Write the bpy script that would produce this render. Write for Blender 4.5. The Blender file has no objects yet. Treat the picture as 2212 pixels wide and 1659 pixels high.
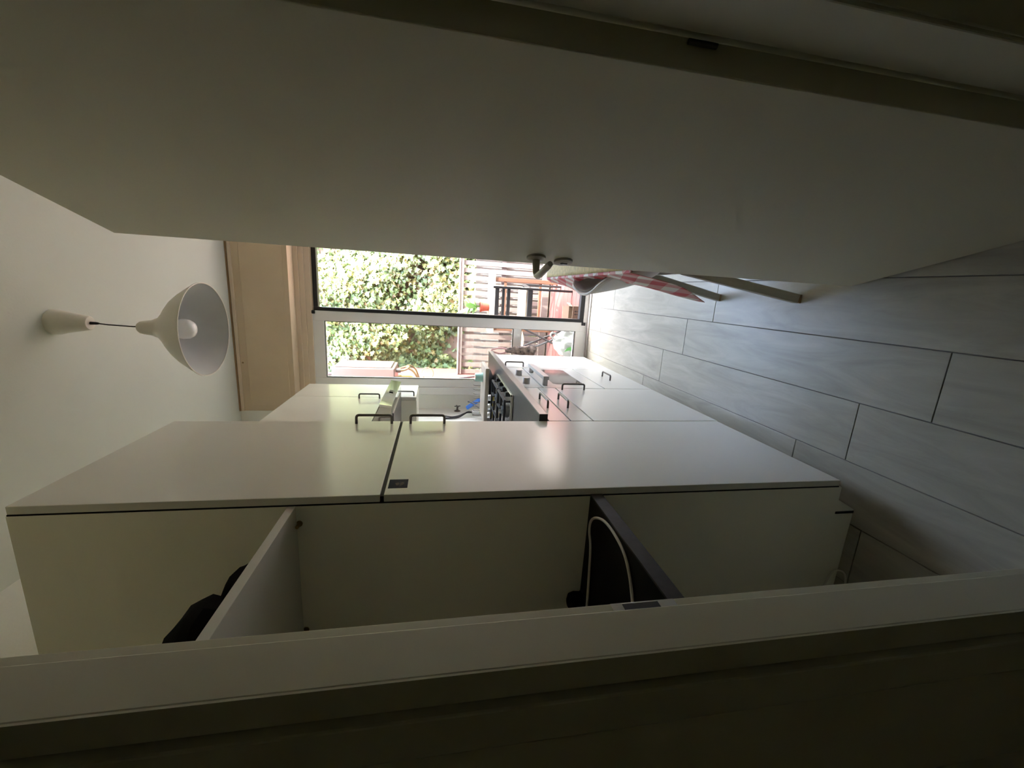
import bpy, bmesh, math, random
from mathutils import Vector, Matrix

# ------------------------------------------------------------------ camera
SC = bpy.context.scene
COL = SC.collection
F_PX, YAW, PITCH, ROLL = 878.25, 0.226311, 0.183550, -0.016839
CAM = Vector((0.0, 0.0, 1.35))
def cam_axes():
    cy, sy, cp, sp = math.cos(YAW), math.sin(YAW), math.cos(PITCH), math.sin(PITCH)
    f = Vector((-sy*cp, cy*cp, -sp)); r = Vector((cy, sy, 0)); d = f.cross(r)
    cr, sr = math.cos(ROLL), math.sin(ROLL)
    return r*cr + d*sr, d*cr - r*sr, f
_r, _d, _f = cam_axes()
cam_data = bpy.data.cameras.new('camera'); cam = bpy.data.objects.new('camera', cam_data); COL.objects.link(cam)
cam_data.sensor_fit = 'HORIZONTAL'; cam_data.sensor_width = 36.0; cam_data.lens = F_PX/2212*36.0
cam_data.clip_start = 0.02; cam_data.clip_end = 200
m3 = Matrix((_d, _r, -_f)).transposed()       # phone held sideways: world up points to image left
cam.matrix_world = Matrix.Translation(CAM) @ m3.to_4x4()
SC.camera = cam

# ------------------------------------------------------------------ world, sun, exposure
SKY_STRENGTH, SUN_STRENGTH, EXPOSURE = 1.75, 8.0, 2.1
world = bpy.data.worlds.new('world'); SC.world = world; world.use_nodes = True
wn = world.node_tree.nodes; wl = world.node_tree.links
sky = wn.new('ShaderNodeTexSky'); sky.sky_type = 'NISHITA'; sky.sun_disc = False
sky.sun_elevation = math.radians(58); sky.sun_rotation = math.radians(100)
sky.air_density = 1.0; sky.dust_density = 3.5; sky.ozone_density = 0.6
bg = wn['Background']; bg.inputs['Strength'].default_value = SKY_STRENGTH
wl.new(sky.outputs['Color'], bg.inputs['Color'])
sun_data = bpy.data.lights.new('sun', 'SUN'); sun = bpy.data.objects.new('sun', sun_data); COL.objects.link(sun)
sun_data.energy = SUN_STRENGTH; sun_data.angle = math.radians(0.6); sun_data.color = (1.0, 0.965, 0.88)
sun_dir = Vector((0.45, -0.30, 0.85)).normalized()      # towards the sun: high, from the right, a little behind the house
sun.rotation_euler = sun_dir.to_track_quat('Z', 'Y').to_euler()
SC.view_settings.view_transform = 'Standard'; SC.view_settings.look = 'None'
SC.view_settings.gamma = 1.0; SC.view_settings.use_curve_mapping = False
SC.view_settings.exposure = EXPOSURE
SC.cycles.max_bounces = 14; SC.cycles.diffuse_bounces = 9; SC.cycles.glossy_bounces = 5
SC.cycles.transparent_max_bounces = 16
SC.cycles.use_denoising = True

# ------------------------------------------------------------------ materials
MATS = {}
def new_mat(name):
    m = bpy.data.materials.new(name); m.use_nodes = True; MATS[name] = m
    return m, m.node_tree.nodes, m.node_tree.links, m.node_tree.nodes['Principled BSDF']
def mat(name, col, rough=0.5, metal=0.0, var=0.06, scale=8.0, bump=0.0, bscale=60.0, spec=0.5, stretch=None, sheen=0.0, coat=0.0):
    m, n, l, p = new_mat(name)
    tc = n.new('ShaderNodeTexCoord'); mp = n.new('ShaderNodeMapping')
    if stretch: mp.inputs['Scale'].default_value = stretch
    l.new(tc.outputs['Object'], mp.inputs['Vector'])
    nz = n.new('ShaderNodeTexNoise'); nz.inputs['Scale'].default_value = scale; nz.inputs['Detail'].default_value = 4
    l.new(mp.outputs['Vector'], nz.inputs['Vector'])
    rp = n.new('ShaderNodeValToRGB'); c = col
    rp.color_ramp.elements[0].position = 0.3; rp.color_ramp.elements[1].position = 0.7
    rp.color_ramp.elements[0].color = (*[max(0, x*(1-var)) for x in c], 1)
    rp.color_ramp.elements[1].color = (*[min(1, x*(1+var)) for x in c], 1)
    l.new(nz.outputs['Fac'], rp.inputs['Fac']); l.new(rp.outputs['Color'], p.inputs['Base Color'])
    p.inputs['Roughness'].default_value = rough; p.inputs['Metallic'].default_value = metal
    p.inputs['Specular IOR Level'].default_value = spec
    if coat: p.inputs['Coat Weight'].default_value = coat; p.inputs['Coat Roughness'].default_value = 0.1
    if sheen: p.inputs['Sheen Weight'].default_value = sheen
    if bump:
        nb = n.new('ShaderNodeTexNoise'); nb.inputs['Scale'].default_value = bscale; nb.inputs['Detail'].default_value = 3
        l.new(mp.outputs['Vector'], nb.inputs['Vector'])
        bp = n.new('ShaderNodeBump'); bp.inputs['Strength'].default_value = bump; bp.inputs['Distance'].default_value = 0.004
        l.new(nb.outputs['Fac'], bp.inputs['Height']); l.new(bp.outputs['Normal'], p.inputs['Normal'])
    return m

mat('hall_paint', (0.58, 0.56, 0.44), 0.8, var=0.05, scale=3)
mat('paving', (0.15, 0.145, 0.13), 0.8, var=0.12, scale=6, bump=0.2)  # for the added slabs that bounce light indoors
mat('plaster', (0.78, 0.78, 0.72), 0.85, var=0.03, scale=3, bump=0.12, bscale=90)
mat('ceiling_paint', (0.62, 0.65, 0.585), 0.9, var=0.02, scale=2, bump=0.1, bscale=120)
mat('door_paint', (0.72, 0.705, 0.58), 0.42, var=0.02, scale=2, bump=0.05, bscale=140)
mat('frame_paint', (0.53, 0.525, 0.42), 0.45, var=0.03, scale=4)
mat('lacquer', (0.67, 0.675, 0.615), 0.19, var=0.012, scale=2, bump=0.02, bscale=160, spec=0.32)
mat('carcass', (0.86, 0.86, 0.74), 0.4, var=0.02, scale=3)
mat('worktop', (0.035, 0.034, 0.033), 0.33, var=0.3, scale=60, bump=0.05, bscale=200)
mat('worktop_edge', (0.23, 0.225, 0.215), 0.28, metal=0.5, var=0.05)
mat('black_plastic', (0.012, 0.012, 0.013), 0.45, var=0.2)
mat('black_cloth', (0.006, 0.0055, 0.005), 0.95, var=0.3, bump=0.4, bscale=50, spec=0.08)
mat('pewter', (0.16, 0.15, 0.14), 0.32, metal=0.9, var=0.08)
mat('steel', (0.62, 0.61, 0.60), 0.22, metal=1.0, var=0.05, scale=20, stretch=(1, 12, 1))
mat('alu', (0.50, 0.49, 0.47), 0.38, metal=0.35, var=0.04)
mat('chrome', (0.75, 0.75, 0.75), 0.1, metal=1.0, var=0.03)
mat('dark_steel', (0.22, 0.22, 0.22), 0.35, metal=0.9, var=0.08)
mat('iron', (0.018, 0.018, 0.018), 0.5, var=0.2)
mat('oven_glass', (0.09, 0.09, 0.095), 0.08, var=0.05, coat=0.6)
mat('white_plastic', (0.78, 0.77, 0.75), 0.4, var=0.03)
mat('upvc', (0.80, 0.79, 0.77), 0.35, var=0.02, scale=3)
mat('cream_wood', (0.62, 0.50, 0.345), 0.5, var=0.04, scale=4, bump=0.05)
mat('cream_trim', (0.66, 0.55, 0.42), 0.5, var=0.04, scale=4)
mat('brown_trim', (0.30, 0.20, 0.10), 0.55, var=0.1)
mat('sill_stone', (0.42, 0.40, 0.37), 0.6, var=0.06)
mat('gasket', (0.010, 0.010, 0.011), 0.5, var=0.2)
mat('enamel', (0.72, 0.70, 0.62), 0.4, var=0.02)
mat('enamel_inside', (0.50, 0.51, 0.50), 0.5, var=0.02)
mat('bulb_glass', (0.86, 0.86, 0.84), 0.15, var=0.01)
mat('cord', (0.02, 0.018, 0.02), 0.6, var=0.1)
mat('grout', (0.17, 0.165, 0.155), 0.85, var=0.1, scale=30)
mat('rose_plastic', (0.42, 0.40, 0.35), 0.35, var=0.05)
mat('brass', (0.35, 0.25, 0.10), 0.35, metal=0.9, var=0.1)
mat('chair_plastic', (0.40, 0.35, 0.29), 0.4, var=0.03)
mat('chair_shade_brown', (0.21, 0.17, 0.135), 0.8, var=0.08, scale=30)  # brown carries the shade inside the tub chair
mat('chair_leg', (0.40, 0.395, 0.34), 0.5, var=0.05, scale=20, stretch=(6, 6, 0.6))
mat('table_white', (0.72, 0.70, 0.66), 0.45, var=0.03)
mat('mat_yellow', (0.62, 0.50, 0.20), 0.65, var=0.18, scale=55, bump=0.3, bscale=90)
mat('board_wood', (0.40, 0.36, 0.29), 0.5, var=0.1, scale=20, stretch=(1, 8, 8))
mat('blue_plastic', (0.06, 0.22, 0.72), 0.35, var=0.08)
mat('grey_plastic', (0.20, 0.20, 0.19), 0.45, var=0.06)
mat('cup_glass', (0.36, 0.62, 0.56), 0.12, var=0.08)
mat('jar_lid', (0.72, 0.73, 0.72), 0.2, metal=0.6, var=0.04)
mat('jar_body', (0.35, 0.28, 0.06), 0.2, var=0.2)
mat('cable_white', (0.62, 0.60, 0.53), 0.5, var=0.04)
mat('sticker_blue', (0.035, 0.040, 0.052), 0.8, var=0.1, spec=0.1)
mat('black_laminate', (0.006, 0.0055, 0.005), 0.65, var=0.2, spec=0.15)
mat('niche_edge', (0.035, 0.033, 0.033), 0.5, var=0.2, scale=50, spec=0.3)
mat('sticker_print', (0.13, 0.12, 0.10), 0.8, var=0.1, spec=0.1)
mat('bag_print', (0.16, 0.12, 0.10), 0.7, var=0.95, scale=34)
mat('bag_pink', (0.55, 0.33, 0.33), 0.5, var=0.1)
mat('deck_red', (0.090, 0.032, 0.030), 0.6, var=0.28, scale=14, bump=0.2, bscale=40, stretch=(0.5, 5, 5))
mat('wall_red', (0.155, 0.040, 0.038), 0.85, var=0.12, scale=5, bump=0.3, bscale=40)
mat('fence_brown', (0.135, 0.108, 0.098), 0.7, var=0.16, scale=16, bump=0.2, stretch=(6, 6, 0.5))
mat('fence_white', (0.45, 0.44, 0.42), 0.6, var=0.05)
mat('pale_wood', (0.36, 0.31, 0.23), 0.55, var=0.1, scale=18, stretch=(0.5, 6, 6))
mat('orange_wood', (0.10, 0.047, 0.028), 0.5, var=0.15, scale=18, stretch=(5, 5, 0.5))
mat('chair_black', (0.012, 0.013, 0.014), 0.4, var=0.2)
mat('terracotta', (0.22, 0.045, 0.025), 0.75, var=0.08)
mat('soil', (0.05, 0.03, 0.02), 0.95, var=0.4, scale=60)
mat('plant_leaf', (0.10, 0.22, 0.05), 0.4, var=0.4, scale=12)
mat('boiler', (0.115, 0.082, 0.078), 0.35, var=0.04)
mat('boiler_dark', (0.10, 0.09, 0.085), 0.5, var=0.1)
mat('yellow_paint', (0.22, 0.16, 0.03), 0.45, var=0.1)
mat('copper', (0.17, 0.12, 0.05), 0.5, metal=0.2, var=0.1)
mat('cardboard', (0.13, 0.095, 0.065), 0.8, var=0.08, scale=20)
mat('cardboard_light', (0.24, 0.18, 0.14), 0.8, var=0.06, scale=20)
mat('print_black', (0.02, 0.018, 0.016), 0.7, var=0.1)
mat('poly_bag', (0.36, 0.39, 0.37), 0.35, var=0.06, scale=18, bump=0.3, bscale=22)
mat('bag_green', (0.07, 0.40, 0.06), 0.4, var=0.1)
mat('pole_grey', (0.06, 0.055, 0.06), 0.4, var=0.08)
mat('blue_dark', (0.03, 0.05, 0.20), 0.5, var=0.1)
mat('stem', (0.22, 0.14, 0.08), 0.85, var=0.3, scale=20)
mat('back_wall', (0.21, 0.135, 0.10), 0.9, var=0.35, scale=6, bump=0.4, bscale=18)
mat('ground', (0.20, 0.15, 0.10), 0.95, var=0.3, scale=5)
mat('house_render', (0.62, 0.58, 0.52), 0.9, var=0.05, scale=3)

def tile_mat():
    m, n, l, p = new_mat('floor_tile')
    tc = n.new('ShaderNodeTexCoord'); oi = n.new('ShaderNodeObjectInfo')
    mp = n.new('ShaderNodeMapping'); mp.inputs['Scale'].default_value = (9, 1.6, 9)
    add = n.new('ShaderNodeVectorMath'); add.operation = 'ADD'
    cmb = n.new('ShaderNodeCombineXYZ'); mul = n.new('ShaderNodeMath'); mul.operation = 'MULTIPLY'; mul.inputs[1].default_value = 37.0
    l.new(oi.outputs['Random'], mul.inputs[0]); l.new(mul.outputs[0], cmb.inputs[0]); l.new(mul.outputs[0], cmb.inputs[1])
    l.new(tc.outputs['Object'], mp.inputs['Vector']); l.new(mp.outputs['Vector'], add.inputs[0]); l.new(cmb.outputs[0], add.inputs[1])
    nz = n.new('ShaderNodeTexNoise'); nz.inputs['Scale'].default_value = 1.6; nz.inputs['Detail'].default_value = 7; nz.inputs['Roughness'].default_value = 0.62
    nz.inputs['Distortion'].default_value = 0.9
    l.new(add.outputs[0], nz.inputs['Vector'])
    rp = n.new('ShaderNodeValToRGB'); e = rp.color_ramp.elements
    e[0].position = 0.28; e[0].color = (0.28, 0.27, 0.22, 1); e[1].position = 0.72; e[1].color = (0.44, 0.43, 0.358, 1)
    l.new(nz.outputs['Fac'], rp.inputs['Fac']); l.new(rp.outputs['Color'], p.inputs['Base Color'])
    p.inputs['Roughness'].default_value = 0.34; p.inputs['Specular IOR Level'].default_value = 0.5
    bp = n.new('ShaderNodeBump'); bp.inputs['Strength'].default_value = 0.12; bp.inputs['Distance'].default_value = 0.003
    l.new(nz.outputs['Fac'], bp.inputs['Height']); l.new(bp.outputs['Normal'], p.inputs['Normal'])
tile_mat()

def glass_mat(name, tint, f0):
    m, n, l, p = new_mat(name)
    out = n['Material Output']; n.remove(p)
    tr = n.new('ShaderNodeBsdfTransparent'); tr.inputs['Color'].default_value = (*tint, 1)
    gl = n.new('ShaderNodeBsdfGlossy'); gl.inputs['Roughness'].default_value = 0.02
    fr = n.new('ShaderNodeFresnel'); fr.inputs['IOR'].default_value = f0
    nz = n.new('ShaderNodeTexNoise'); nz.inputs['Scale'].default_value = 3
    mu = n.new('ShaderNodeMath'); mu.operation = 'MULTIPLY_ADD'; mu.inputs[1].default_value = 0.05; 
    l.new(nz.outputs['Fac'], mu.inputs[0]); l.new(fr.outputs[0], mu.inputs[2])
    mx = n.new('ShaderNodeMixShader')
    l.new(mu.outputs[0], mx.inputs[0]); l.new(tr.outputs[0], mx.inputs[1]); l.new(gl.outputs[0], mx.inputs[2]); l.new(mx.outputs[0], out.inputs['Surface'])
glass_mat('window_glass', (0.90, 0.93, 0.91), 1.35)

def leaf_mat(name, cols, trans=0.28):
    m, n, l, p = new_mat(name)
    out = n['Material Output']
    ge = n.new('ShaderNodeNewGeometry'); oi = n.new('ShaderNodeObjectInfo')
    ad = n.new('ShaderNodeMath'); ad.operation = 'ADD'; fr = n.new('ShaderNodeMath'); fr.operation = 'FRACT'
    l.new(ge.outputs['Random Per Island'], ad.inputs[0]); l.new(oi.outputs['Random'], ad.inputs[1]); l.new(ad.outputs[0], fr.inputs[0])
    rp = n.new('ShaderNodeValToRGB'); rp.color_ramp.interpolation = 'LINEAR'
    e = rp.color_ramp.elements
    while len(e) < len(cols): e.new(0.5)
    for i, (pos, c) in enumerate(cols): e[i].position = pos; e[i].color = (*c, 1)
    l.new(fr.outputs[0], rp.inputs['Fac']); l.new(rp.outputs['Color'], p.inputs['Base Color'])
    p.inputs['Roughness'].default_value = 0.38
    tl = n.new('ShaderNodeBsdfTranslucent'); l.new(rp.outputs['Color'], tl.inputs['Color'])
    mx = n.new('ShaderNodeMixShader'); mx.inputs[0].default_value = trans
    l.new(p.outputs[0], mx.inputs[1]); l.new(tl.outputs[0], mx.inputs[2]); l.new(mx.outputs[0], out.inputs['Surface'])
leaf_mat('ivy_leaf', [(0.0, (0.12, 0.165, 0.055)), (0.35, (0.17, 0.225, 0.085)), (0.62, (0.23, 0.26, 0.10)), (0.82, (0.27, 0.26, 0.08)), (0.93, (0.25, 0.19, 0.07)), (1.0, (0.17, 0.10, 0.05))])
leaf_mat('houseplant_leaf', [(0.0, (0.07, 0.18, 0.05)), (0.6, (0.16, 0.30, 0.10)), (1.0, (0.30, 0.42, 0.30))], 0.2)

def gingham_mat(name, red, white):
    m, n, l, p = new_mat(name)
    uv = n.new('ShaderNodeUVMap'); sp = n.new('ShaderNodeSeparateXYZ'); l.new(uv.outputs[0], sp.inputs[0])
    outs = []
    for k in (0, 1):
        a = n.new('ShaderNodeMath'); a.operation = 'FRACT'; l.new(sp.outputs[k], a.inputs[0])
        b = n.new('ShaderNodeMath'); b.operation = 'GREATER_THAN'; b.inputs[1].default_value = 0.5; l.new(a.outputs[0], b.inputs[0]); outs.append(b)
    s = n.new('ShaderNodeMath'); s.operation = 'ADD'; l.new(outs[0].outputs[0], s.inputs[0]); l.new(outs[1].outputs[0], s.inputs[1])
    h = n.new('ShaderNodeMath'); h.operation = 'MULTIPLY'; h.inputs[1].default_value = 0.5; l.new(s.outputs[0], h.inputs[0])
    rp = n.new('ShaderNodeValToRGB'); e = rp.color_ramp.elements
    e[0].color = (*white, 1); e[1].color = (*red, 1); e.new(0.5).color = (*[0.35*a+0.65*b for a, b in zip(white, red)], 1)
    l.new(h.outputs[0], rp.inputs['Fac']); l.new(rp.outputs['Color'], p.inputs['Base Color'])
    p.inputs['Roughness'].default_value = 0.6
gingham_mat('gingham', (0.52, 0.03, 0.045), (0.72, 0.66, 0.60))
def stripe_mat(name, a, b, scale):
    m, n, l, p = new_mat(name)
    uv = n.new('ShaderNodeUVMap'); sp = n.new('ShaderNodeSeparateXYZ'); l.new(uv.outputs[0], sp.inputs[0])
    mu = n.new('ShaderNodeMath'); mu.operation = 'MULTIPLY'; mu.inputs[1].default_value = scale; l.new(sp.outputs[0], mu.inputs[0])
    fr = n.new('ShaderNodeMath'); fr.operation = 'FRACT'; l.new(mu.outputs[0], fr.inputs[0])
    gt = n.new('ShaderNodeMath'); gt.operation = 'GREATER_THAN'; gt.inputs[1].default_value = 0.5; l.new(fr.outputs[0], gt.inputs[0])
    mx = n.new('ShaderNodeMix'); mx.data_type = 'RGBA'; mx.inputs[6].default_value = (*a, 1); mx.inputs[7].default_value = (*b, 1)
    l.new(gt.outputs[0], mx.inputs[0]); l.new(mx.outputs[2], p.inputs['Base Color']); p.inputs['Roughness'].default_value = 0.7
stripe_mat('stripe_canvas', (0.34, 0.27, 0.19), (0.20, 0.10, 0.06), 30)

# ------------------------------------------------------------------ mesh helpers
class MB:
    def __init__(s): s.v = []; s.f = []; s.uv = None
    def quad(s, pts):
        b = len(s.v); s.v += [Vector(p) for p in pts]; s.f.append(tuple(range(b, b+len(pts)))); return s
    def box(s, x0, x1, y0, y1, z0, z1):
        b = len(s.v)
        s.v += [Vector(p) for p in ((x0,y0,z0),(x1,y0,z0),(x1,y1,z0),(x0,y1,z0),(x0,y0,z1),(x1,y0,z1),(x1,y1,z1),(x0,y1,z1))]
        s.f += [tuple(b+i for i in q) for q in ((0,3,2,1),(4,5,6,7),(0,1,5,4),(1,2,6,5),(2,3,7,6),(3,0,4,7))]; return s
    def prism(s, poly, axis, a0, a1):
        # poly: list of 2-D points in the two other axes (in x,y,z order)
        b = len(s.v); n = len(poly)
        def P(p, a):
            if axis == 0: return Vector((a, p[0], p[1]))
            if axis == 1: return Vector((p[0], a, p[1]))
            return Vector((p[0], p[1], a))
        s.v += [P(p, a0) for p in poly] + [P(p, a1) for p in poly]
        s.f.append(tuple(range(b, b+n))); s.f.append(tuple(range(b+2*n-1, b+n-1, -1)))
        for i in range(n): j = (i+1) % n; s.f.append((b+i, b+n+i, b+n+j, b+j))
        return s
    def tube(s, pts, r, seg=8, cap=True):
        pts = [Vector(p) for p in pts]; n = len(pts)
        rr = r if isinstance(r, (list, tuple)) else [r]*n
        up = None; rings = []
        for i, p in enumerate(pts):
            t = (pts[min(i+1, n-1)] - pts[max(i-1, 0)]).normalized()
            if up is None:
                a = Vector((0,0,1)) if abs(t.z) < 0.9 else Vector((1,0,0)); up = t.cross(a).normalized()
            else:
                up = (up - t*up.dot(t)).normalized()
            w = t.cross(up); b = len(s.v)
            s.v += [p + (up*math.cos(2*math.pi*k/seg) + w*math.sin(2*math.pi*k/seg))*rr[i] for k in range(seg)]
            rings.append(b)
        for i in range(n-1):
            for k in range(seg):
                k2 = (k+1) % seg; s.f.append((rings[i]+k, rings[i]+k2, rings[i+1]+k2, rings[i+1]+k))
        if cap:
            s.f.append(tuple(rings[0]+k for k in range(seg-1, -1, -1))); s.f.append(tuple(rings[-1]+k for k in range(seg)))
        return s
    def lathe(s, prof, c, axis=Vector((0,0,1)), seg=32, close=False):
        # prof: (radius, height along axis)
        axis = Vector(axis).normalized(); c = Vector(c)
        a = Vector((1,0,0)) if abs(axis.x) < 0.9 else Vector((0,1,0)); u = axis.cross(a).normalized(); w = axis.cross(u)
        rings = []
        for r, h in prof:
            b = len(s.v); r = max(r, 1e-5)
            s.v += [c + axis*h + (u*math.cos(2*math.pi*k/seg) + w*math.sin(2*math.pi*k/seg))*r for k in range(seg)]; rings.append(b)
        R = rings + ([rings[0]] if close else [])
        for i in range(len(R)-1):
            for k in range(seg):
                k2 = (k+1) % seg; s.f.append((R[i]+k, R[i]+k2, R[i+1]+k2, R[i+1]+k))
        return s
    def bar(s, p0, p1, w, h, up=(0,0,1)):
        p0 = Vector(p0); p1 = Vector(p1); t = (p1-p0).normalized(); up = Vector(up)
        sd = t.cross(up).normalized(); up = sd.cross(t).normalized(); b = len(s.v)
        for p in (p0, p1):
            s.v += [p - sd*w/2 - up*h/2, p + sd*w/2 - up*h/2, p + sd*w/2 + up*h/2, p - sd*w/2 + up*h/2]
        s.f += [tuple(b+i for i in q) for q in ((0,3,2,1),(4,5,6,7),(0,1,5,4),(1,2,6,5),(2,3,7,6),(3,0,4,7))]; return s
    def grid(s, fn, nu, nv, uvfn=None):
        b = len(s.v); s.uvs = {}
        for i in range(nu+1):
            for j in range(nv+1):
                s.v.append(Vector(fn(i/nu, j/nv)))
                if uvfn: s.uvs[b+i*(nv+1)+j] = uvfn(i/nu, j/nv)
        for i in range(nu):
            for j in range(nv):
                a = b+i*(nv+1)+j; s.f.append((a, a+1, a+nv+2, a+nv+1))
        return s

def world_loc(o):
    p = Vector((0,0,0))
    while o is not None: p += Vector(o.location); o = o.parent
    return p
def make_mesh(name, mb, material, off=Vector((0,0,0)), smooth=False, bevel=0.0, fixn=True):
    me = bpy.data.meshes.new(name)
    me.from_pydata([v-off for v in mb.v], [], mb.f)
    if getattr(mb, 'uvs', None):
        ul = me.uv_layers.new(name='UVMap')
        for lp in me.loops: ul.data[lp.index].uv = mb.uvs.get(lp.vertex_index, (0, 0))
    if fixn or bevel:
        bm = bmesh.new(); bm.from_mesh(me)
        bmesh.ops.recalc_face_normals(bm, faces=bm.faces)
        if bevel:
            es = [e for e in bm.edges if len(e.link_faces) == 2 and e.calc_face_angle(0) > 0.5]
            bmesh.ops.bevel(bm, geom=es, offset=bevel, segments=2, profile=0.5, affect='EDGES', clamp_overlap=True)
        bm.to_mesh(me); bm.free()
    if smooth:
        for p in me.polygons: p.use_smooth = True
        try: me.set_sharp_from_angle(angle=math.radians(40))
        except Exception: pass
    me.materials.append(MATS[material]); return me
def part(name, mb, material, parent=None, smooth=False, bevel=0.0, label=None, fixn=True, thick=0.0):
    off = world_loc(parent) if parent is not None else Vector((0,0,0))
    o = bpy.data.objects.new(name, make_mesh(name, mb, material, off, smooth, bevel, fixn))
    COL.objects.link(o)
    if parent is not None: o.parent = parent
    if label: o['label'] = label
    if thick:
        sm = o.modifiers.new('thickness', 'SOLIDIFY'); sm.thickness = thick; sm.offset = 0
    return o
def thing(name, loc, label, cat, group=None, kind=None):
    o = bpy.data.objects.new(name, None); COL.objects.link(o); o.location = loc; o.empty_display_size = 0.05
    tag(o, label, cat, group, kind); return o
def tag(o, label=None, cat=None, group=None, kind=None):
    if label: o['label'] = label
    if cat: o['category'] = cat
    if group: o['group'] = group
    if kind: o['kind'] = kind
    return o
def struct(name, mb=None, material=None, parent=None, loc=(0,0,0), label=None, cat=None, **k):
    if mb is None:
        o = bpy.data.objects.new(name, None); COL.objects.link(o); o.location = loc
    else: o = part(name, mb, material, parent, **k)
    if parent is None: o['kind'] = 'structure'
    if label: o['label'] = label
    if cat: o['category'] = cat
    return o
rnd = random.Random(7)

# ------------------------------------------------------------------ room dimensions
XL, XR, YW, ZC = -1.15, 1.15, 3.56, 2.87       # left wall, right wall, window plane, ceiling
YK, YH = 0.505, 0.405                           # kitchen and hall face of the door wall
YB = -1.5

# floor: grout bed and single plank tiles
floor = struct('floor', MB().box(XL, XR, YB, YW, -0.06, -0.004), 'grout', label='pale grey plank tiled floor running from the hall to the terrace door', cat='floor')
TW = 0.1977
row_x0 = {k: -0.485 + TW*(k-1) for k in range(-3, 9)}         # row k spans row_x0[k] .. +TW ; row 1 starts at joint A
row_joint = {0: 1.248, 1: 1.053, 2: 0.853, 3: 0.641, 4: 1.42, 5: 1.05, 6: 0.75, 7: 1.3, 8: 0.9, -1: 0.95, -2: 0.7, -3: 1.1}
tile_cache = {}
for k, x0 in row_x0.items():
    xa, xb = max(x0, XL), min(x0+TW, XR)
    if xb - xa < 0.02: continue
    y = row_joint[k] - 1.2*3
    while y < YW:
        ya, yb = max(y, YB), min(y+1.2, YW)
        y += 1.2
        if yb - ya < 0.03: continue
        key = (round(xb-xa, 4), round(yb-ya, 4)); g = 0.0015
        if key not in tile_cache:
            w, h = (xb-xa)/2-g, (yb-ya)/2-g
            tile_cache[key] = make_mesh('floor_tile', MB().box(-w, w, -h, h, -0.006, 0.0), 'floor_tile', bevel=0.001)
        o = bpy.data.objects.new('floor_tile', tile_cache[key]); COL.objects.link(o)
        o.location = ((xa+xb)/2, (ya+yb)/2, 0); o.parent = floor

T = 0.16
struct('ceiling', MB().box(XL-T, XR+T, YB-T, YW+0.2, ZC, ZC+0.2), 'ceiling_paint', label='plain white kitchen ceiling around the pendant lamp', cat='ceiling')
struct('wall_left', MB().box(XL-T, XL, YB-T, YW+0.2, -0.06, ZC), 'plaster', label='white plaster wall behind the kitchen cabinets', cat='wall')
struct('wall_right', MB().box(XR, XR+T, YB-T, YW+0.2, -0.06, ZC), 'plaster', label='white plaster wall behind the open door', cat='wall')
struct('wall_back', MB().box(XL-T, XR+T, YB-T, YB, -0.06, ZC), 'plaster', label='hall wall behind the viewer', cat='wall')
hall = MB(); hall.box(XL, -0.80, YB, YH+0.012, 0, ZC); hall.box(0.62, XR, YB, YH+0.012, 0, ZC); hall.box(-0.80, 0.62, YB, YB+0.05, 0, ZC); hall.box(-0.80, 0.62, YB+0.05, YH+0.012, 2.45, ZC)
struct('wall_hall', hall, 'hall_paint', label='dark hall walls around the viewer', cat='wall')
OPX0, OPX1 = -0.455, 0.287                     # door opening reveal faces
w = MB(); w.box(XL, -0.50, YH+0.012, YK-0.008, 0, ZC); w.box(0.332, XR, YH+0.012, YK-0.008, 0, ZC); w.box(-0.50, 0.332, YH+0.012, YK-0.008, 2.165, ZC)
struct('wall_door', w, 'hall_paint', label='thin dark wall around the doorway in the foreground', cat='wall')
WX0, WX1 = -0.86, 1.08  # right edge is unseen, widened to let in more daylight
w = MB(); w.box(XL, WX0, YW, YW+0.2, -0.06, ZC); w.box(WX1, XR, YW, YW+0.2, -0.06, ZC); w.box(WX0, WX1, YW+0.02, YW+0.2, 2.41, ZC); w.box(XL, -1.036, 3.405, YW, 2.30, ZC)
struct('wall_window', w, 'plaster', label='white wall around the tall terrace window', cat='wall')

# door frame in the foreground
frame = struct('trim_1', None, None, loc=(OPX0, YK, 0), label='cream painted frame of the doorway in the foreground', cat='door frame')
part('jamb', MB().box(-0.50, OPX0, YH, 0.479, 0, 2.165), 'frame_paint', frame, bevel=0.002, label='latch side post with a strike plate')
part('jamb', MB().box(OPX1, 0.332, YH-0.005, 0.478, 0, 2.165), 'frame_paint', frame, bevel=0.002, label='hinge side post')
part('rebate', MB().box(-0.50, OPX0-0.012, 0.479, YK, 0, 2.165), 'frame_paint', frame, bevel=0.0015)
part('rebate', MB().box(OPX1+0.012, 0.332, 0.478, 0.530, 0, 2.165), 'frame_paint', frame, bevel=0.0015)
part('head', MB().box(OPX0, OPX1, YH, 0.485, 2.12, 2.165), 'frame_paint', frame, bevel=0.002)
part('casing', MB().box(-0.497, OPX0, YH-0.003, YH, 0, 2.13), 'frame_paint', frame)
part('casing', MB().box(-0.56, -0.50, YH-0.016, YH+0.012, 0, 2.2), 'frame_paint', frame, bevel=0.003)
part('casing', MB().box(OPX1+0.004, 0.39, YH-0.008, YH-0.005, 0, 2.2), 'frame_paint', frame, bevel=0.003)
sp = part('strike_plate', MB().box(OPX0-0.012, OPX0-0.0110, 0.4855, 0.5040, 0.970, 1.078), 'steel', frame, bevel=0.0005)
part('latch_slot', MB().box(OPX0-0.0112, OPX0-0.0106, 0.4885, 0.5010, 0.999, 1.059), 'black_plastic', sp)

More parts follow.
